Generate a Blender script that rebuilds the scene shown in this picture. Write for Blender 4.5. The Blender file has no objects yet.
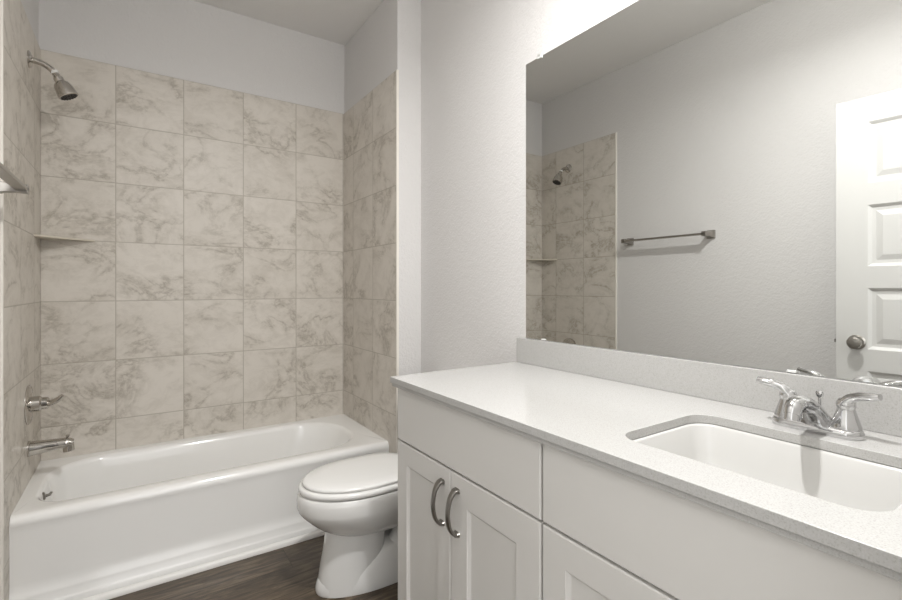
import bpy, bmesh, math, random
from math import sin, cos, pi, sqrt
from mathutils import Vector, Matrix
random.seed(4)
S = bpy.context.scene
COL = S.collection

# ------------------------------------------------------------------ camera, world, lights, exposure
XL, XR, YB = -.388, 1.148, 3.005      # tiled alcove: left face, right face, back face
XW, YE = 1.30, 2.242                  # vanity wall face, front edge of the tile
ZC = 2.849
cam_d = bpy.data.cameras.new('camera'); cam = bpy.data.objects.new('camera', cam_d); COL.objects.link(cam)
cam.location = (0, 0, 1.23); cam.rotation_euler = (pi/2, 0, -.5894)
cam_d.sensor_width = 36; cam_d.lens = 470.15/902*36; cam_d.shift_y = -12.7/902; cam_d.clip_start = .02
S.camera = cam

w = bpy.data.worlds.new('hall_light'); S.world = w; w.use_nodes = True
w.node_tree.nodes['Background'].inputs['Color'].default_value = (1, 1, 1, 1)
w.node_tree.nodes['Background'].inputs['Strength'].default_value = 1.15

def area(name, loc, rot, power, size, shape='DISK', size_y=None, col=(1, .995, .99), spread=pi):
    l = bpy.data.lights.new(name, 'AREA'); l.energy = power; l.shape = shape; l.size = size
    if size_y: l.size_y = size_y
    l.color = col; l.spread = spread
    o = bpy.data.objects.new(name, l); COL.objects.link(o); o.location = loc; o.rotation_euler = rot
    return o
pl_ = bpy.data.lights.new('ceiling_lamp', 'POINT'); pl_.energy = 9; pl_.shadow_soft_size = .045; pl_.color = (1, .995, .99)
po_ = bpy.data.objects.new('ceiling_lamp', pl_); COL.objects.link(po_); po_.location = (.60, .64, 2.57)
area('downlight', (.60, .64, 2.55), (0, 0, 0), 18, .08)
area('hall_fill', (.14, -.5, 1.9), (math.radians(82), 0, math.radians(-8)), 3, .7, 'RECTANGLE', 1.2)  # added soft fill behind the camera, brightens the room through the doorway

S.view_settings.view_transform = 'Standard'; S.view_settings.look = 'None'
S.view_settings.exposure = 0.62; S.view_settings.gamma = 1; S.view_settings.use_curve_mapping = False

# ------------------------------------------------------------------ materials
def lin(c): return tuple(((v/255)/12.92 if v/255 <= .04045 else ((v/255+.055)/1.055)**2.4) for v in c)
def mat(name, rgb, rough=.5, metal=0, spec=.5, coat=0):
    m = bpy.data.materials.new(name); m.use_nodes = True
    b = m.node_tree.nodes['Principled BSDF']
    b.inputs['Base Color'].default_value = (*lin(rgb), 1); b.inputs['Roughness'].default_value = rough
    b.inputs['Metallic'].default_value = metal; b.inputs['Specular IOR Level'].default_value = spec
    b.inputs['Coat Weight'].default_value = coat
    return m
class NT:
    def __init__(s, m): s.t = m.node_tree; s.b = s.t.nodes['Principled BSDF']
    def n(s, k, **kw):
        x = s.t.nodes.new(k)
        for a, v in kw.items(): setattr(x, a, v)
        return x
    def l(s, a, b): s.t.links.new(a, b)
    def math(s, op, a, b=None, c=None):
        x = s.n('ShaderNodeMath', operation=op)
        for i, v in enumerate((a, b, c)):
            if v is None: continue
            if isinstance(v, (int, float)): x.inputs[i].default_value = v
            else: s.l(v, x.inputs[i])
        return x.outputs[0]
    def noise(s, vec, scale, detail=3, rough=.5, dist=0):
        x = s.n('ShaderNodeTexNoise'); x.inputs['Scale'].default_value = scale
        x.inputs['Detail'].default_value = detail; x.inputs['Roughness'].default_value = rough
        x.inputs['Distortion'].default_value = dist
        if vec is not None: s.l(vec, x.inputs['Vector'])
        return x.outputs['Fac']
    def ramp(s, fac, stops):
        x = s.n('ShaderNodeValToRGB'); e = x.color_ramp.elements
        while len(e) < len(stops): e.new(.5)
        for k, (p, c) in zip(e, stops): k.position = p; k.color = (*c, 1)
        s.l(fac, x.inputs[0]); return x.outputs[0]
    def mix(s, f, a, b, blend='MIX'):
        x = s.n('ShaderNodeMix', data_type='RGBA', blend_type=blend)
        if isinstance(f, (int, float)): x.inputs[0].default_value = f
        else: s.l(f, x.inputs[0])
        for i, v in ((6, a), (7, b)):
            if isinstance(v, tuple): x.inputs[i].default_value = (*v, 1)
            else: s.l(v, x.inputs[i])
        return x.outputs[2]
    def pos(s):
        g = s.n('ShaderNodeTexCoord'); return g.outputs['Object']
    def bump(s, h, strength, dist=.01):
        x = s.n('ShaderNodeBump'); x.inputs['Strength'].default_value = strength; x.inputs['Distance'].default_value = dist
        s.l(h, x.inputs['Height']); s.l(x.outputs[0], s.b.inputs['Normal'])

def wall_paint(name, rgb, bump=.55):
    m = mat(name, rgb, .6, spec=.3); t = NT(m); p = t.pos()
    h = t.math('ADD', t.noise(p, 110, 3, .55), t.math('MULTIPLY', t.noise(p, 45, 2, .5), .8))
    t.bump(h, bump, .004); return m

def tile_material(name, axis, u0, pu, ztop, pz):
    m = mat(name, (190, 182, 167), .42, spec=.4); t = NT(m); p = t.pos()
    sp = t.n('ShaderNodeSeparateXYZ'); t.l(p, sp.inputs[0])
    U = sp.outputs['XYZ'.index(axis)]; Z = sp.outputs['Z']
    a = t.math('DIVIDE', t.math('SUBTRACT', U, u0), pu)
    b = t.math('DIVIDE', t.math('SUBTRACT', ztop, Z), pz)
    fa, fb = t.math('FRACT', a), t.math('FRACT', b)
    ia, ib = t.math('FLOOR', a), t.math('FLOOR', b)
    def edge(f, pitch):
        return t.math('MULTIPLY', t.math('MINIMUM', f, t.math('SUBTRACT', 1, f)), pitch)
    d = t.math('MINIMUM', edge(fa, pu), edge(fb, pz))
    gr = t.n('ShaderNodeMapRange'); gr.inputs[1].default_value = .0014; gr.inputs[2].default_value = .0030
    gr.inputs[3].default_value = 1; gr.inputs[4].default_value = 0; t.l(d, gr.inputs[0]); grout = gr.outputs[0]
    idv = t.n('ShaderNodeCombineXYZ'); t.l(ia, idv.inputs[0]); t.l(ib, idv.inputs[1]); idv.inputs[2].default_value = u0*7.3
    wn = t.n('ShaderNodeTexWhiteNoise', noise_dimensions='3D'); t.l(idv.outputs[0], wn.inputs[0])
    sc = t.n('ShaderNodeVectorMath', operation='SCALE'); sc.inputs['Scale'].default_value = 9; t.l(wn.outputs['Color'], sc.inputs[0])
    ad = t.n('ShaderNodeVectorMath', operation='ADD'); t.l(p, ad.inputs[0]); t.l(sc.outputs[0], ad.inputs[1])
    rot = t.n('ShaderNodeMapping'); rot.inputs['Rotation'].default_value = (.6, .7, .5); rot.inputs['Scale'].default_value = (1, 1.1, 1.35)
    t.l(ad.outputs[0], rot.inputs[0]); v = rot.outputs[0]
    n1 = t.noise(v, 3.4, 6, .6, .7)
    vein = t.math('ABSOLUTE', t.math('SUBTRACT', n1, .5))
    vr = t.n('ShaderNodeMapRange'); vr.inputs[1].default_value = 0; vr.inputs[2].default_value = .035; vr.inputs[3].default_value = 1; vr.inputs[4].default_value = 0
    t.l(vein, vr.inputs[0])
    def rng(x, lo, hi):
        m_ = t.n('ShaderNodeMapRange'); m_.inputs[1].default_value = lo; m_.inputs[2].default_value = hi; t.l(x, m_.inputs[0]); return m_.outputs[0]
    msk = rng(t.noise(v, 3.2, 2, .5, .3), .36, .58)
    speck = rng(t.noise(v, 26, 6, .75, .6), .42, .60)
    wide = t.n('ShaderNodeMapRange'); wide.inputs[1].default_value = 0; wide.inputs[2].default_value = .13; wide.inputs[3].default_value = 1; wide.inputs[4].default_value = 0
    t.l(vein, wide.inputs[0])
    cloud = t.math('MULTIPLY', t.math('MULTIPLY', wide.outputs[0], msk), t.math('MULTIPLY_ADD', speck, .7, .3))
    veins = t.math('MULTIPLY', vr.outputs[0], t.math('MULTIPLY', msk, t.math('MULTIPLY_ADD', speck, .5, .3)))
    blotch = t.math('MULTIPLY', rng(t.noise(v, 9, 8, .74, .9), .47, .62), .45)
    c = t.mix(blotch, lin((216, 210, 201)), lin((196, 189, 179)))
    c = t.mix(t.math('MULTIPLY', cloud, .62), c, lin((166, 158, 144)))
    c = t.mix(veins, c, lin((160, 152, 140)))
    fine = t.noise(p, 160, 3, .6); c = t.mix(t.math('MULTIPLY', fine, .12), c, lin((172, 165, 153)))
    tone = t.math('MULTIPLY', wn.outputs['Value'], .12); c = t.mix(tone, c, lin((178, 170, 157)))
    c = t.mix(t.math('MULTIPLY', grout, .8), c, lin((168, 161, 148)))
    t.l(c, t.b.inputs['Base Color'])
    h = t.math('ADD', t.math('MULTIPLY', grout, -1), t.math('MULTIPLY', n1, .25)); t.bump(h, .5, .0012)
    return m

def quartz():
    m = mat('white_quartz', (226, 224, 220), .16, spec=.5); t = NT(m); p = t.pos()
    a = t.noise(p, 420, 2, .6)
    r = t.ramp(a, [(0, lin((158, 156, 151))), (.34, lin((170, 168, 164))), (.44, lin((183, 182, 179))), (.62, lin((186, 185, 183))), (.72, lin((194, 193, 191)))])
    t.l(r, t.b.inputs['Base Color']); return m

def wood_floor():
    m = mat('brown_plank_floor', (90, 78, 66), .38, spec=.45); t = NT(m); p = t.pos()
    sp = t.n('ShaderNodeSeparateXYZ'); t.l(p, sp.inputs[0])
    row = t.math('FLOOR', t.math('DIVIDE', t.math('ADD', sp.outputs['Y'], .03), .178))
    fr = t.math('FRACT', t.math('DIVIDE', t.math('ADD', sp.outputs['Y'], .03), .178))
    xo = t.math('ADD', sp.outputs['X'], t.math('MULTIPLY', t.math('FRACT', t.math('MULTIPLY', row, .377)), 1.2))
    cell = t.math('FLOOR', t.math('DIVIDE', xo, 1.2)); fx = t.math('FRACT', t.math('DIVIDE', xo, 1.2))
    cv = t.n('ShaderNodeCombineXYZ'); t.l(row, cv.inputs[0]); t.l(cell, cv.inputs[1])
    wn = t.n('ShaderNodeTexWhiteNoise', noise_dimensions='3D'); t.l(cv.outputs[0], wn.inputs[0])
    sc = t.n('ShaderNodeVectorMath', operation='SCALE'); sc.inputs['Scale'].default_value = 5; t.l(wn.outputs['Color'], sc.inputs[0])
    ad = t.n('ShaderNodeVectorMath', operation='ADD'); t.l(p, ad.inputs[0]); t.l(sc.outputs[0], ad.inputs[1])
    mp = t.n('ShaderNodeMapping'); mp.inputs['Scale'].default_value = (2.6, 20, 1); t.l(ad.outputs[0], mp.inputs[0])
    g = t.noise(mp.outputs[0], 2.2, 8, .66, .9)
    c = t.ramp(g, [(.30, lin((42, 34, 26))), (.45, lin((74, 63, 50))), (.56, lin((98, 85, 69))), (.72, lin((134, 119, 98)))])
    c = t.mix(t.math('MULTIPLY', wn.outputs['Value'], .45), c, lin((66, 55, 45)))
    e1 = t.math('LESS_THAN', t.math('MINIMUM', fr, t.math('SUBTRACT', 1, fr)), .008)
    e2 = t.math('LESS_THAN', t.math('MINIMUM', fx, t.math('SUBTRACT', 1, fx)), .0012)
    e = t.math('MAXIMUM', e1, e2)
    c = t.mix(t.math('MULTIPLY', e, .7), c, lin((40, 33, 27)))
    t.l(c, t.b.inputs['Base Color'])
    t.bump(t.math('SUBTRACT', g, e), .25, .002); return m

M = {}
M['wall'] = wall_paint('grey_wall_paint', (214, 212, 210))
M['ceil'] = wall_paint('ceiling_paint', (229, 227, 224), .2)
M['trim'] = mat('white_trim_paint', (232, 230, 226), .35)
M['cab'] = mat('white_cabinet_paint', (221, 219, 215), .38)
M['cabin'] = mat('cabinet_box_paint', (200, 197, 190), .5)
M['door'] = mat('white_door_paint', (204, 203, 200), .35)
M['edge'] = mat('tile_edge_trim', (232, 227, 218), .35)
M['tile_b'] = tile_material('tile_back', 'X', -.0905, .3085, 2.387, .307)
M['tile_s'] = tile_material('tile_side', 'Y', YE, .298, 2.387, .307)
M['shelf'] = mat('shelf_tile', (205, 197, 182), .4)
M['quartz'] = quartz()
M['floor'] = wood_floor()
M['enamel'] = mat('white_tub_enamel', (240, 239, 236), .12, coat=.4)
M['china'] = mat('white_china', (226, 225, 222), .1, coat=.5)
M['plastic'] = mat('white_seat_plastic', (230, 229, 226), .18)
M['chrome'] = mat('chrome', (205, 205, 205), .05, 1)
M['fitting'] = mat('polished_fitting', (196, 192, 186), .14, 1)
M['sink'] = mat('sink_china', (206, 205, 202), .12, coat=.3)
M['satin'] = mat('satin_nickel', (168, 164, 158), .28, 1)
M['nickel'] = mat('brushed_nickel', (150, 147, 142), .3, 1)
M['dark'] = mat('dark_rubber', (38, 36, 34), .6)
M['clip'] = mat('clear_clip', (225, 225, 222), .15)
M['mirror'] = mat('mirror_glass', (226, 227, 225), 0.0, 1)

# ------------------------------------------------------------------ mesh helpers
def link(name, bm, m, parent=None, smooth=False, bevel=0, loc=None, seg=2, subsurf=0, angle=35):
    bmesh.ops.recalc_face_normals(bm, faces=bm.faces)
    me = bpy.data.meshes.new(name); bm.to_mesh(me); bm.free()
    o = bpy.data.objects.new(name, me); COL.objects.link(o)
    me.materials.append(M[m] if isinstance(m, str) else m)
    if smooth or bevel:
        for f in me.polygons: f.use_smooth = True
        if not subsurf:
            me.set_sharp_from_angle(angle=math.radians(angle))
    if bevel:
        b = o.modifiers.new('bevel', 'BEVEL'); b.width = bevel; b.segments = seg; b.limit_method = 'ANGLE'; b.harden_normals = True
        b.angle_limit = math.radians(40)
    if subsurf:
        s = o.modifiers.new('sub', 'SUBSURF'); s.levels = s.render_levels = subsurf
    if parent:
        o.parent = parent
        o.matrix_parent_inverse = Matrix.Translation(-Vector(parent.location)) if parent.type == 'EMPTY' and parent.parent is None else Matrix.Identity(4)
        if parent.type == 'EMPTY' and parent.rotation_euler.z:
            o.matrix_parent_inverse = Matrix.Identity(4)
    if loc: o.location = loc
    return o
def thing(name, label, cat, loc=(0, 0, 0), rz=0, group=None):
    o = bpy.data.objects.new(name, None); COL.objects.link(o); o.location = loc; o.rotation_euler = (0, 0, rz)
    o.empty_display_size = .05
    o['label'] = label; o['category'] = cat
    if group: o['group'] = group
    return o
def tag(o, label, cat, group=None):
    o['label'] = label; o['category'] = cat
    if group: o['group'] = group
    return o
def struct(o): o['kind'] = 'structure'; return o
def box(bm, x0, x1, y0, y1, z0, z1):
    r = bmesh.ops.create_cube(bm, size=1, matrix=Matrix.Translation(((x0+x1)/2, (y0+y1)/2, (z0+z1)/2)) @ Matrix.Diagonal((abs(x1-x0), abs(y1-y0), abs(z1-z0), 1)))
    return r['verts']
def bx(*a):
    bm = bmesh.new(); box(bm, *a); return bm
def loft(bm, rings, cap0=True, cap1=True):
    V = [[bm.verts.new(p) for p in r] for r in rings]; n = len(V[0])
    for a, b in zip(V, V[1:]):
        for i in range(n): bm.faces.new((a[i], a[(i+1) % n], b[(i+1) % n], b[i]))
    if cap0: bm.faces.new(V[0][::-1])
    if cap1: bm.faces.new(V[-1])
    return V
def rrect(x0, x1, y0, y1, z, r, k=8):
    # r: radii at (x0,y0) (x1,y0) (x1,y1) (x0,y1)
    if isinstance(r, (int, float)): r = (r,)*4
    P = []
    for (cx, cy, a0, q) in ((x0+r[0], y0+r[0], pi, r[0]), (x1-r[1], y0+r[1], 1.5*pi, r[1]), (x1-r[2], y1-r[2], 0, r[2]), (x0+r[3], y1-r[3], .5*pi, r[3])):
        for i in range(k+1):
            a = a0+i/k*pi/2; P.append(Vector((cx+q*cos(a), cy+q*sin(a), z)))
    return P
def tube(bm, pts, rad, n=14, flat=None, up=Vector((0, 0, 1)), caps=True):
    """sweep an ellipse; rad = float / list; flat = (across, thick) multipliers or list"""
    pts = [Vector(p) for p in pts]; R = []
    for i, p in enumerate(pts):
        t = (pts[min(i+1, len(pts)-1)]-pts[max(i-1, 0)]).normalized()
        s = t.cross(up)
        if s.length < 1e-4: s = t.cross(Vector((0, 1, 0)))
        s.normalize(); u = s.cross(t).normalized()
        r = rad[i] if isinstance(rad, (list, tuple)) else rad
        fl = (1, 1) if flat is None else (flat[i] if isinstance(flat, list) else flat)
        R.append([p+s*(r*fl[0]*cos(2*pi*k/n))+u*(r*fl[1]*sin(2*pi*k/n)) for k in range(n)])
    loft(bm, R, caps, caps)
def bez(pts, n=12):
    """Catmull-Rom through points"""
    P = [Vector(p) for p in pts]; P = [2*P[0]-P[1]]+P+[2*P[-1]-P[-2]]; out = []
    for i in range(1, len(P)-2):
        for k in range(n):
            t = k/n
            out.append(.5*((2*P[i])+(P[i+1]-P[i-1])*t+(2*P[i-1]-5*P[i]+4*P[i+1]-P[i+2])*t*t+(3*P[i]-P[i-1]-3*P[i+1]+P[i+2])*t**3))
    out.append(P[-2]); return out
def interp(vals, n):
    """spread scalar keys over n samples"""
    o = []
    for i in range(n):
        t = i/(n-1)*(len(vals)-1); k = min(int(t), len(vals)-2); o.append(vals[k]+(vals[k+1]-vals[k])*(t-k))
    return o
def lathe(bm, prof, origin, axis, n=32):
    """prof: list of (radius, distance along axis)"""
    axis = Vector(axis).normalized(); q = axis.to_track_quat('Z', 'Y').to_matrix()
    O = Vector(origin)
    loft(bm, [[O+q @ Vector((max(r, 1e-4)*cos(2*pi*k/n), max(r, 1e-4)*sin(2*pi*k/n), h)) for k in range(n)] for r, h in prof])

# ------------------------------------------------------------------ setting
Y0 = .07          # inner face of the front wall
struct(link('floor', bx(-1.5, 2.0, -2.2, 3.2, -.1, 0), 'floor'))
struct(link('ceiling', bx(-.6, 1.5, -.05, 3.2, ZC, ZC+.1), 'ceil'))
wl = struct(link('wall_left', bx(-.52, -.396, -.05, 3.2, 0, ZC), 'wall'))
wb = struct(link('wall_back', bx(-.396, 1.156, 3.013, 3.15, 0, ZC), 'wall'))
struct(link('wall_right', bx(XW, 1.45, -.05, YE, 0, ZC), 'wall'))
ww = struct(link('wall_alcove', bx(1.156, 1.45, YE, 3.15, 0, ZC), 'wall', bevel=.006))
DX0, DX1, DZ = -.245, .54, 2.125
bm = bmesh.new(); box(bm, -.396, DX0-.02, -.05, Y0, 0, ZC); box(bm, DX1+.02, XW, -.05, Y0, 0, ZC); box(bm, DX0-.02, DX1+.02, -.05, Y0, DZ+.02, ZC)
struct(link('wall_front', bm, 'wall'))
bm = bmesh.new(); box(bm, DX0-.02, DX0, -.06, Y0+.004, 0, DZ); box(bm, DX1, DX1+.02, -.06, Y0+.004, 0, DZ); box(bm, DX0-.02, DX1+.02, -.06, Y0+.004, DZ, DZ+.02)
box(bm, DX0-.07, DX0-.012, Y0, Y0+.014, 0, DZ+.07); box(bm, DX1+.012, DX1+.07, Y0, Y0+.014, 0, DZ+.07); box(bm, DX0-.012, DX1+.012, Y0, Y0+.014, DZ+.012, DZ+.07)
struct(link('trim_1', bm, 'trim', bevel=.002))

# tile slabs fixed to the alcove walls, with the pale bullnose at their front edges
ZT = 2.387
link('tile_panel', bx(XL, XR, YB, 3.013, .33, ZT), 'tile_b', wb, bevel=.002)
link('tile_panel', bx(-.396, XL, YE, 3.013, 0, ZT), 'tile_s', wl, bevel=.002)
link('tile_panel', bx(XR, 1.156, YE, 3.013, 0, ZT), 'tile_s', ww, bevel=.002)
link('edge_trim', bx(-.396, XL+.001, YE-.012, YE, 0, ZT), 'edge', wl, bevel=.002)
link('edge_trim', bx(XR-.001, 1.160, YE-.009, YE+.001, 0, ZT), 'edge', ww, bevel=.002)

def baseboard(name, x0, x1, y0, y1):
    bm = bx(x0, x1, y0, y1, 0, .085); struct(link(name, bm, 'trim', bevel=.003))
baseboard('baseboard_left', -.396, -.384, Y0, YE-.013)
baseboard('baseboard_right', XW-.012, XW, 1.44, YE)
baseboard('baseboard_back', 1.161, XW-.012, YE-.012, YE)
# slim white moulding on the floor along the tub
bm = bmesh.new(); pr = [(0, 0), (0, .024), (-.006, .023), (-.013, .016), (-.016, .006), (-.016, 0)]
loft(bm, [[Vector((x, 2.305+a, b)) for a, b in pr] for x in (XL, XR)])
struct(link('trim_2', bm, 'trim', smooth=True, angle=50))

# ------------------------------------------------------------------ bathtub
YF = 2.323
tub = thing('bathtub', 'white alcove bathtub with a plain apron below the tiled walls', 'bathtub', (.38, 2.66, 0))
bm = bmesh.new()
ZR = .386
x0, x1, y1 = XL+.0006, XR-.0006, YB-.0006
rings = []
for dy, z in ((.002, .345), (0, .355), (.001, .366), (.006, .376), (.014, .3835), (.026, .386)):
    rings.append(rrect(x0, x1, YF+dy, y1, z, .004, 28))
def basin(ax0, ax1, ay0, ay1, z, rr): return rrect(x0+ax0, x1-ax1, YF+ay0, y1-ay1, z, rr, 28)
rings.append(basin(.045, .10, .075, .052, .386, (.12, .22, .24, .22)))
rings.append(basin(.050, .107, .080, .058, .3845, (.12, .22, .24, .22)))
rings.append(basin(.057, .116, .087, .066, .378, (.12, .22, .24, .22)))
rings.append(basin(.062, .128, .092, .073, .362, (.12, .22, .23, .21)))
rings.append(basin(.070, .160, .100, .082, .30, (.12, .21, .22, .20)))
rings.append(basin(.085, .220, .112, .096, .20, (.10, .20, .20, .13)))
rings.append(basin(.105, .285, .128, .115, .11, (.10, .18, .18, .12)))
rings.append(basin(.14, .34, .16, .15, .07, (.09, .15, .15, .11)))
rings.append(basin(.20, .42, .21, .20, .060, (.07, .11, .11, .08)))
loft(bm, rings, False, True)
link('basin', bm, 'enamel', tub, smooth=True, angle=60)
bm = bmesh.new()
prof = [(.002, .352), (.004, .336), (.0065, .318), (.0075, .13), (.006, .108), (.001, .095), (-.003, .086), (-.006, .078), (-.006, .052), (-.011, .047), (-.014, .042), (-.014, .0), (.05, 0), (.05, .352)]
loft(bm, [[Vector((x, YF+a, z)) for a, z in prof] for x in (x0, x1)])
link('apron', bm, 'enamel', tub, smooth=True, angle=50)
bm = bmesh.new(); lathe(bm, [(.017, 0), (.017, .010), (.013, .014), (.0, .015)], (-.332, 2.59, .352), (1, 0, .15)); 
tube(bm, [(-.322, 2.59, .352), (-.304, 2.59, .356), (-.298, 2.59, .366)], [.006, .006, .005], 8)
link('overflow_plate', bm, 'nickel', tub, smooth=True)
bm = bmesh.new(); lathe(bm, [(.032, 0), (.032, .003), (.02, .004), (.0, .004)], (-.12, 2.66, .061), (0, 0, 1)); link('drain', bm, 'chrome', tub, smooth=True)

# ------------------------------------------------------------------ tub and shower fittings on the left tiles
YP = 2.69
t = thing('tub_spout', 'chrome tub spout low on the left tile wall above the tub', 'tub spout', (XL, YP, .535))
bm = bmesh.new()
path = bez([(XL, YP, .535), (XL+.05, YP, .537), (XL+.10, YP, .538), (XL+.130, YP, .538), (XL+.152, YP, .534)], 6)
tube(bm, path, interp([.032, .027, .024, .024, .017], len(path)), 20); lathe(bm, [(.021, 0), (.021, .030), (.017, .032), (.017, .026), (0, .026)], (XL+.134, YP, .532), (.1, 0, -1)); link('spout', bm, 'fitting', t, smooth=True)
bm = bmesh.new(); lathe(bm, [(.034, 0), (.034, .006), (.028, .010)], (XL, YP, .535), (1, 0, 0)); link('flange', bm, 'fitting', t, smooth=True)
bm = bmesh.new(); lathe(bm, [(.004, 0), (.004, .018), (.008, .022), (.008, .028), (.0, .030)], (XL+.133, YP, .545), (0, 0, 1), 16); link('diverter_knob', bm, 'fitting', t, smooth=True)

t = thing('shower_valve', 'chrome lever valve with a round plate on the left tile wall', 'shower valve', (XL, YP, .725))
bm = bmesh.new(); lathe(bm, [(.085, 0), (.085, .003), (.078, .008), (.04, .013), (.0, .014)], (XL, YP, .725), (1, 0, 0), 40); link('escutcheon', bm, 'fitting', t, smooth=True)
bm = bmesh.new(); lathe(bm, [(.034, 0), (.033, .03), (.029, .034), (.027, .036), (.026, .054), (.020, .060), (.0, .062)], (XL+.010, YP, .725), (1, 0, 0)); link('hub', bm, 'fitting', t, smooth=True)
bm = bmesh.new(); path = bez([(XL+.055, YP, .725), (XL+.075, YP-.012, .726), (XL+.098, YP-.022, .736), (XL+.118, YP-.028, .756)], 6)
tube(bm, path, interp([.020, .017, .014, .009], len(path)), 14, (1, .85)); link('lever', bm, 'fitting', t, smooth=True)

t = thing('wall_shower', 'chrome shower head on a bent arm high on the left tile wall', 'shower head', (XL, 2.70, 2.215))
bm = bmesh.new(); lathe(bm, [(.036, 0), (.036, .003), (.028, .010), (.014, .014)], (XL, 2.70, 2.215), (1, 0, 0)); link('flange', bm, 'fitting', t, smooth=True)
bm = bmesh.new(); path = bez([(XL, 2.70, 2.215), (XL+.045, 2.70, 2.208), (XL+.075, 2.70, 2.190), (XL+.097, 2.70, 2.162)], 8)
tube(bm, path, .0125, 14, up=Vector((0, 1, 0))); link('arm', bm, 'fitting', t, smooth=True)
d = Vector((.45, 0, -.89)).normalized(); o0 = Vector((XL+.094, 2.70, 2.166))
bm = bmesh.new(); lathe(bm, [(.013, -.022), (.0145, -.020), (.0145, -.012), (.013, -.010)], o0, d); link('collar', bm, 'clip', t, smooth=True)
bm = bmesh.new(); lathe(bm, [(.0125, -.010), (.014, .004), (.0185, .010), (.0185, .026), (.028, .034), (.034, .048), (.037, .070), (.039, .088), (.039, .092), (.035, .094)], o0, d); link('spray_head', bm, 'fitting', t, smooth=True)
bm = bmesh.new(); lathe(bm, [(.033, .090), (.033, .0955), (.0, .0965)], o0, d)
q = d.to_track_quat('Z', 'Y').to_matrix()
for ring, cnt in ((.026, 14), (.015, 8)):
    for k in range(cnt):
        a = 2*pi*k/cnt; lathe(bm, [(.003, .094), (.002, .099)], o0+q @ Vector((ring*cos(a), ring*sin(a), 0)), d, 6)
link('spray_face', bm, 'dark', t, smooth=True)

# corner shelf
bm = bmesh.new(); zs = 1.472; L = .185
def arc_shelf(z): return [Vector((XL, YB, z)), Vector((XL, YB-L, z)), Vector((XL+L*.5, YB-L*.48, z)), Vector((XL+.213, YB, z))]
loft(bm, [arc_shelf(zs-.010), arc_shelf(zs)])
tag(link('corner_shelf', bm, 'shelf', bevel=.003), 'triangular beige tile shelf in the left back corner', 'shelf')

# towel bar
t = thing('towel_bar', 'square chrome towel bar on the left grey wall, also seen in the mirror', 'towel bar', (-.396, 1.825, 1.56))
for y in (1.517+.02, 2.134-.02):
    link('wall_post', bx(-.396, -.385, y-.026, y+.026, 1.534, 1.586), 'satin', t, bevel=.003)
    bm = bmesh.new()
    loft(bm, [rr_ for rr_ in [[Vector((x, y+a*s_, 1.56+b*s_)) for a, b in ((-1, -1), (1, -1), (1, 1), (-1, 1))] for x, s_ in ((-.386, .022), (-.36, .015), (-.335, .013), (-.303, .015))]])
    link('bracket', bm, 'satin', t, bevel=.002)
link('rail', bx(-.337, -.303, 1.53, 2.12, 1.554, 1.566), 'satin', t, bevel=.002)

# ------------------------------------------------------------------ entrance door, open into the room
ang = math.atan2(.23, .014)
hinge = Vector((-.240, .085, 0)); free = Vector((-.196, .846, 0)); dv = free-hinge; DW = dv.length; DH = 2.105
dr = thing('panel_door', 'white five-panel door with round knob, standing open and seen in the mirror', 'door', hinge, math.atan2(dv.y, dv.x))
# local x along the door from the hinge, local -y is the room-facing side, thickness towards +y (the wall)
TH = .038
def door_leaf():
    bm = bmesh.new(); st = .115; n = 5; top = .115; bot = .17; rail = .10
    ph = (DH-.012-top-bot-rail*(n-1))/n; z = .012
    box(bm, 0, st, 0, TH, .012, DH); box(bm, DW-st, DW, 0, TH, .012, DH)
    zz = [.012]; z = .012+bot
    box(bm, st, DW-st, 0, TH, .012, z)
    spans = []
    for k in range(n):
        spans.append((z, z+ph)); z += ph
        e = rail if k < n-1 else top
        box(bm, st, DW-st, 0, TH, z, z+e); z += e
    return bm, spans, st
bm, spans, st = door_leaf()
bmesh.ops.remove_doubles(bm, verts=bm.verts, dist=1e-5)
link('leaf', bm, 'door', dr)
for a, b in spans:
    bm = bmesh.new()
    for side in (0, 1):
        def R(i, d):
            y = d if side == 0 else TH-d
            return [Vector((x, y, z)) for x, z in ((st+i, a+i), (DW-st-i, a+i), (DW-st-i, b-i), (st+i, b-i))]
        loft(bm, [R(-.001, 0), R(.004, .003), (R(.014, .011)), R(.028, .012), R(.050, .0055), R(.052, .005)], False, True)
    link('raised_panel', bm, 'door', dr)
kx, kz = DW-.076, .975
for s_, y in ((-1, 0), (1, TH)):
    bm = bmesh.new(); lathe(bm, [(.034, 0), (.034, .004), (.028, .010), (.013, .012), (.012, .022), (.018, .027), (.027, .034), (.029, .043), (.026, .051), (.016, .056), (0, .057)], (kx, y, kz), (0, s_, 0)); link('door_knob', bm, 'satin', dr, smooth=True)
link('latch_plate', bx(DW-.0005, DW+.0015, TH/2-.012, TH/2+.012, kz-.028, kz+.028), 'nickel', dr)
bm = bx(DW, DW+.011, TH/2-.007, TH/2+.007, kz-.008, kz+.008); link('latch_bolt', bm, 'nickel', dr, bevel=.002)
for z in (.25, 1.05, 1.88):
    bm = bmesh.new(); lathe(bm, [(.006, 0), (.006, .09)], (-.004, -.004, z), (0, 0, 1), 12); link('hinge', bm, 'satin', dr, smooth=True)

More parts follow.
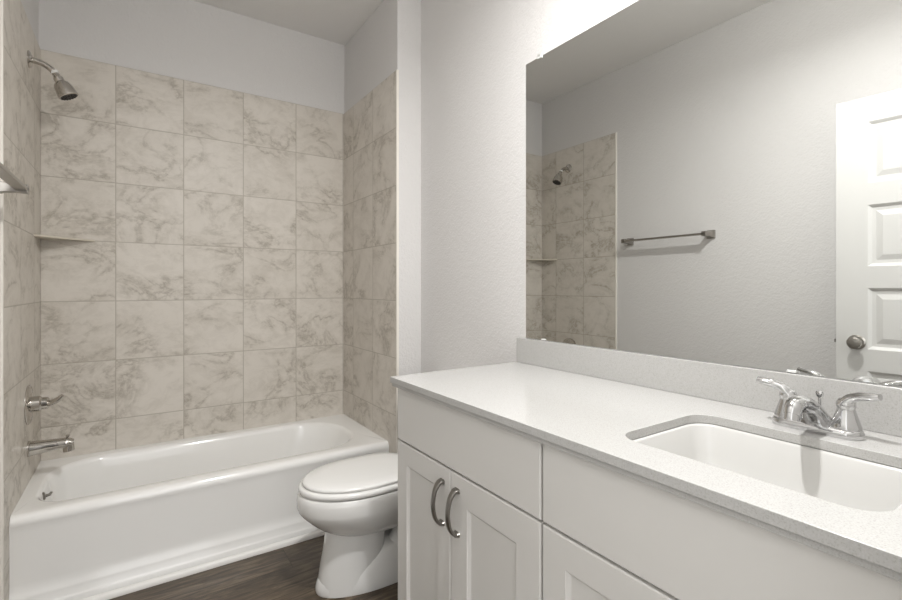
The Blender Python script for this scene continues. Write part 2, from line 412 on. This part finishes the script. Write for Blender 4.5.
# ------------------------------------------------------------------ vanity
CX, YV = .738, 1.434       # face of the doors, left end of the cabinets
FR = CX+.019               # face frame
def shaker(name, y0, y1, z0, z1, parent, stile=.068):
    bm = bmesh.new()
    def R(i, d): return [Vector((CX+d, y, z)) for y, z in ((y0+i, z0+i), (y1-i, z0+i), (y1-i, z1-i), (y0+i, z1-i))]
    loft(bm, [R(0, .0175), R(0, .003), R(.003, 0), R(stile, 0), R(stile+.001, .002), R(stile+.009, .0075), R(stile+.0095, .008)])
    return link(name, bm, 'cab', parent)
def slab(name, y0, y1, z0, z1, parent):
    bm = bmesh.new()
    def R(i, d): return [Vector((CX+d, y, z)) for y, z in ((y0+i, z0+i), (y1-i, z0+i), (y1-i, z1-i), (y0+i, z1-i))]
    loft(bm, [R(0, .0175), R(0, .0032), R(.0032, 0)]); return link(name, bm, 'cab', parent)
def pull(y, zc, parent):
    bm = bmesh.new(); h = .060
    path = bez([(CX+.001, y, zc+h), (CX-.012, y, zc+h-.002), (CX-.026, y, zc+h*.62), (CX-.032, y, zc), (CX-.026, y, zc-h*.62), (CX-.012, y, zc-h+.002), (CX+.001, y, zc-h)], 6)
    n = len(path); rads = [1]*n
    fl = []
    for i in range(n):
        t_ = abs(i/(n-1)*2-1); fl.append((.0080+.0052*t_**2, .0042+.0036*t_**4))
    # flat sweep: width along y
    R = []
    for i, p in enumerate(path):
        tg = (path[min(i+1, n-1)]-path[max(i-1, 0)]).normalized(); s = Vector((0, 1, 0)); u = s.cross(tg).normalized()
        R.append([p+s*(fl[i][0]*a)+u*(fl[i][1]*b) for a, b in ((-1, -.6), (-.7, -1), (.7, -1), (1, -.6), (1, .6), (.7, 1), (-.7, 1), (-1, .6))])
    loft(bm, R)
    return link('handle', bm, 'nickel', parent, smooth=True)

cab = thing('base_cabinet', 'white base cabinet with two shaker doors and one drawer front, nearest the toilet', 'cabinet', (1.0, 1.09, 0))
def carcass(y0, y1, parent, left_open=False):
    bm = bmesh.new()
    X1 = XW-.003; p = .018
    box(bm, FR, FR+.019, y0, y1, .79, .896); box(bm, FR, FR+.019, y0, y1, .70, .73); box(bm, FR, FR+.019, y0, y1, .11, .14)
    box(bm, FR, FR+.019, y0, y0+.04, .14, .70); box(bm, FR, FR+.019, y1-.04, y1, .14, .70)
    box(bm, FR, FR+.019, y0, y0+.04, .73, .79); box(bm, FR, FR+.019, y1-.04, y1, .73, .79)
    box(bm, FR+.019, X1, y0, y0+p, .11, .896); box(bm, FR+.019, X1, y1-p, y1, .11, .896)
    box(bm, FR+.019, X1, y0+p, y1-p, .11, .128); box(bm, X1-.006, X1, y0+p, y1-p, .128, .896)
    box(bm, FR+.055, X1, y0, y1, 0, .11)
    return link('carcass', bm, 'cabin' if False else 'cab', parent, bevel=.0015)
YM = .748
carcass(YM, YV, cab)
slab('drawer_front', YM+.0035, YV-.002, .7165, .8905, cab)
d1 = shaker('door', 1.1090, YV-.002, .125, .7105, cab, .066); pull(1.149, .607, d1)
d2 = shaker('door', YM+.0035, 1.1055, .125, .7105, cab, .078); pull(1.073, .607, d2)
sb = thing('sink_cabinet', 'white sink base cabinet under the sink with a wide false drawer front', 'cabinet', (1.0, .41, 0))
carcass(Y0+.002, YM-.0005, sb)
slab('drawer_front', Y0+.025, YM-.0035, .7165, .8905, sb)
d3 = shaker('door', .4125, YM-.0035, .125, .7105, sb, .066); pull(.450, .607, d3)
d4 = shaker('door', Y0+.025, .4085, .125, .7105, sb, .066); pull(.372, .607, d4)

# countertop with the sink cut-out
ZCT = .928
SX0, SX1, SY0, SY1 = .812, 1.128, .197, .611
ct = thing('countertop', 'white speckled quartz countertop with a backsplash on the two base cabinets', 'countertop', (1.0, .75, .898))
bm = bmesh.new()
def plate_with_hole(bm, o, hole, z0, z1):
    x0_, x1_, y0_, y1_ = o
    outer = [Vector((x0_, y0_, z1)), Vector((x1_, y0_, z1)), Vector((x1_, y1_, z1)), Vector((x0_, y1_, z1))]
    vo = [bm.verts.new(p) for p in outer]; vi = [bm.verts.new(p) for p in hole(z1)]
    eo = [bm.edges.new((vo[i], vo[(i+1) % 4])) for i in range(4)]
    ei = [bm.edges.new((vi[i], vi[(i+1) % len(vi)])) for i in range(len(vi))]
    r = bmesh.ops.triangle_fill(bm, edges=eo+ei, use_beauty=True)
    fs = [g for g in r['geom'] if isinstance(g, bmesh.types.BMFace)]
    ex = bmesh.ops.extrude_face_region(bm, geom=fs)
    for v in ex['geom']:
        if isinstance(v, bmesh.types.BMVert): v.co.z = z0
hole = lambda z: rrect(SX0, SX1, SY0, SY1, z, .05, 10)
plate_with_hole(bm, (.713, XW-.001, Y0+.0005, 1.437), hole, ZCT-.020, ZCT)
link('top_slab', bm, 'quartz', ct, bevel=.0015, angle=30)
bm = bmesh.new(); hole2 = lambda z: rrect(SX0-.004, SX1+.004, SY0-.004, SY1+.004, z, .054, 10)
plate_with_hole(bm, (.719, XW-.001, Y0+.0005, 1.433), hole2, .8965, ZCT-.0202)
link('build_up_strip', bm, 'quartz', ct, angle=30)
link('backsplash', bx(1.280, XW-.001, Y0+.0005, 1.437, ZCT, 1.026), 'quartz', ct, bevel=.0015)

# sink
sk = thing('sink', 'white rectangular undermount sink set into the quartz countertop', 'sink', (.97, .402, .75))
bm = bmesh.new()
def sr(i, z, r): return rrect(SX0+i, SX1-i, SY0+i, SY1-i, z, r, 10)
rg = [sr(-.006+.0, .905, .056), sr(-.004, .899, .054), sr(.002, .88, .05), sr(.010, .84, .05), sr(.018, .80, .05), sr(.030, .775, .05), sr(.055, .762, .05), sr(.10, .758, .04)]
out = [[p+Vector((0, 0, 0)) for p in r] for r in rg]
loft(bm, rg, False, True)
o = link('bowl', bm, 'sink', sk, smooth=True, angle=80)
so = o.modifiers.new('thick', 'SOLIDIFY'); so.thickness = .008; so.offset = -1
bm = bmesh.new(); lathe(bm, [(.027, 0), (.027, .003), (.02, .005), (0, .006)], (1.0, .402, .7585), (0, 0, 1)); link('drain', bm, 'chrome', sk, smooth=True)

# faucet
FX, FY = 1.195, .398
fa = thing('faucet', 'chrome two-handle centerset faucet behind the sink', 'faucet', (FX, FY, ZCT))
bm = bmesh.new(); loft(bm, [rrect(FX-w_, FX+w_, FY-.080-w_+.030, FY+.080+w_-.030, ZCT+h_, w_*.98, 10) for w_, h_ in ((.029, 0), (.030, .002), (.030, .010), (.027, .016), (.020, .018))])
link('base_plate', bm, 'chrome', fa, smooth=True, angle=50)
for s_ in (1, -1):
    cy_ = FY+s_*.051
    bm = bmesh.new(); lathe(bm, [(.0255, .012), (.0255, .022), (.0235, .028), (.0185, .044), (.0155, .054), (.0150, .058), (.0165, .061), (.0160, .070), (.011, .077), (0, .079)], (FX, cy_, ZCT), (0, 0, 1)); hb = link('handle_body', bm, 'chrome', fa, smooth=True, angle=50)
    bm = bmesh.new()
    path = bez([(FX, cy_-s_*.004, ZCT+.062), (FX-.003, cy_+s_*.008, ZCT+.078), (FX-.007, cy_+s_*.024, ZCT+.086), (FX-.011, cy_+s_*.042, ZCT+.089), (FX-.013, cy_+s_*.056, ZCT+.092)], 6)
    tube(bm, path, interp([.0145, .0135, .0115, .0115, .0105, .0085], len(path)), 16, (1.1, .78))
    hv = link('lever', bm, 'chrome', fa, smooth=True)
# spout: broad sculpted neck that leaves the plate between the handles and reaches over the bowl
bm = bmesh.new()
path = bez([(FX+.006, FY, ZCT+.006), (FX-.012, FY, ZCT+.034), (FX-.045, FY, ZCT+.058), (FX-.082, FY, ZCT+.069), (FX-.110, FY, ZCT+.065), (FX-.120, FY, ZCT+.050)], 8)
n_ = len(path); ra = interp([.026, .020, .0165, .0155, .0160, .0140], n_); ac = interp([1.6, 1.3, 1.1, 1.05, 1.0, 1.0], n_)
tube(bm, path, ra, 22, [(a_, 1) for a_ in ac], up=Vector((.3, 0, 1)).normalized())
link('spout', bm, 'chrome', fa, smooth=True)
bm = bmesh.new(); lathe(bm, [(.0125, 0), (.0130, .004), (.0130, .014), (.010, .015)], (FX-.1195, FY, ZCT+.054), (-.2, 0, -1)); link('aerator', bm, 'chrome', fa, smooth=True)
bm = bmesh.new(); lathe(bm, [(.003, 0), (.003, .052), (.0065, .056), (.0075, .062), (.005, .066), (0, .067)], (FX+.020, FY, ZCT+.014), (0, 0, 1), 14); link('lift_rod', bm, 'chrome', fa, smooth=True)

# ------------------------------------------------------------------ mirror and its clips
mr = link('wall_mirror', bx(XW-.006, XW, .115, 1.396, 1.0275, 2.120), 'mirror'); tag(mr, 'large frameless wall mirror above the quartz backsplash', 'mirror')
for (y, z, s_, lb) in ((1.318, 2.120, 1, 'small clear mirror clip near the upper left corner of the mirror'), (.478, 1.0275, -1, 'small clear mirror clip below the mirror, left of the faucet reflection'), (1.297, 1.0275, -1, 'small mirror clip at the bottom edge near the mirror\'s left corner')):
    bm = bx(XW-.0105, XW-.0062, y-.010, y+.010, z-.007 if s_ > 0 else z, z+.008 if s_ > 0 else z+.006)
    if s_ > 0: box(bm, XW-.0105, XW, y-.010, y+.010, z+.0008, z+.010)
    tag(link('mirror_clip', bm, 'clip', bevel=.0015), lb, 'mirror clip', 'clips that hold the mirror')

# ------------------------------------------------------------------ toilet
TY = 1.87
to = thing('toilet', 'white two-piece toilet with its lid closed between the tub and the vanity', 'toilet', (.92, TY, 0))
def egg(tip, back, hw, z, n=40, p=2.15, blunt=.35, wide=.42):
    """outline, tip at small x, widest at fraction `wide`"""
    P = []; L_ = back-tip; xm = tip+L_*(1-wide) if False else tip+L_*.52
    for k in range(n):
        a = 2*pi*k/n; c_, s_ = cos(a), sin(a)
        ex = 2/p
        if c_ < 0: x = xm-(xm-tip)*abs(c_)**(2/2.05)
        else: x = xm+(back-xm)*abs(c_)**(2/(p+blunt*3))
        y = hw*(1 if s_ >= 0 else -1)*abs(s_)**(2/(2.05 if c_ < 0 else p+blunt*2))
        P.append(Vector((x, TY+y, z)))
    return P
bm = bmesh.new()
# foot: a ledge that climbs towards the back
def tilt(r_, k, x0_=.60): return [Vector((p.x, p.y, p.z+k*max(0, min(p.x, .90)-x0_))) for p in r_]
loft(bm, [egg(.600, 1.13, .116, 0), egg(.597, 1.132, .118, .010), tilt(egg(.599, 1.13, .116, .024), .10), tilt(egg(.604, 1.12, .110, .040), .22), tilt(egg(.612, 1.11, .100, .052), .30), tilt(egg(.63, 1.09, .084, .060), .34), tilt(egg(.68, 1.0, .05, .064), .34)])
# column under the bowl
loft(bm, [egg(.606, .885, .100, .004), egg(.610, .882, .099, .05), egg(.619, .880, .098, .10), egg(.629, .88, .099, .15), egg(.637, .885, .101, .20), egg(.642, .90, .106, .25), egg(.66, .95, .11, .30)])
# bowl
loft(bm, [egg(.72, .99, .06, .212), egg(.690, 1.0, .096, .220), egg(.652, 1.01, .122, .236), egg(.612, 1.02, .146, .260), egg(.578, 1.03, .162, .288), egg(.550, 1.04, .174, .316), egg(.533, 1.045, .181, .336), egg(.5275, 1.05, .184, .350), egg(.527, 1.06, .184, .385), egg(.530, 1.06, .182, .402), egg(.536, 1.06, .178, .410)])
# rear deck carrying the tank
loft(bm, [rrect(.98, 1.27, TY-h_, TY+h_, z_, .04, 8) for h_, z_ in ((.09, .20), (.12, .27), (.155, .33), (.17, .37), (.17, .400), (.165, .408))])
# trapway shown as a swelling on both sides
for s_ in (1, -1):
    pth = bez([(.88, TY+s_*.040, .050), (.91, TY+s_*.050, .085), (.945, TY+s_*.060, .15), (.99, TY+s_*.064, .215), (1.05, TY+s_*.062, .20), (1.09, TY+s_*.058, .12), (1.10, TY+s_*.055, .03)], 6)
    tube(bm, pth, interp([.045, .050, .047, .045, .046, .048, .05], len(pth)), 16, up=Vector((0, 1, 0)))
link('bowl', bm, 'china', to, smooth=True, angle=55)
bm = bmesh.new()
loft(bm, [egg(.540, 1.035, .174, .4125), egg(.535, 1.037, .179, .415), egg(.533, 1.038, .181, .424), egg(.534, 1.038, .180, .432), egg(.540, 1.036, .174, .4365)])
link('seat', bm, 'plastic', to, smooth=True, angle=60)
bm = bmesh.new()
loft(bm, [egg(.556, 1.034, .164, .4380), egg(.550, 1.035, .170, .4400), egg(.548, 1.035, .172, .4460), egg(.550, 1.034, .170, .4510), egg(.560, 1.028, .162, .4545), egg(.62, 1.0, .12, .4580), egg(.70, .93, .06, .4590)])
link('lid', bm, 'plastic', to, smooth=True, angle=60)
for s_ in (1, -1):
    bm = bmesh.new(); lathe(bm, [(.012, -.024), (.012, .024)], (1.045, TY+s_*.075, .437), (0, 1, 0), 16)
    link('seat_hinge', bm, 'plastic', to, smooth=True)
bm = bmesh.new(); loft(bm, [rrect(1.085+i, 1.285, TY-.215+i*2, TY+.215-i*2, z_, .035, 8) for i, z_ in ((.025, .408), (.018, .43), (.008, .52), (0, .735))]); link('tank', bm, 'china', to, smooth=True, angle=55)
bm = bmesh.new(); loft(bm, [rrect(1.078+i, 1.288, TY-.222+i, TY+.222-i, z_, .038, 8) for i, z_ in ((.004, .735), (0, .740), (0, .760), (.006, .770), (.02, .772))]); link('tank_lid', bm, 'china', to, smooth=True, angle=60)
bm = bmesh.new(); lathe(bm, [(.012, 0), (.012, .012)], (1.086, TY-.15, .68), (-1, 0, 0), 16); tube(bm, [(1.072, TY-.155, .68), (1.068, TY-.11, .676), (1.068, TY-.08, .670)], [.007, .006, .007], 10); link('flush_lever', bm, 'chrome', to, smooth=True)
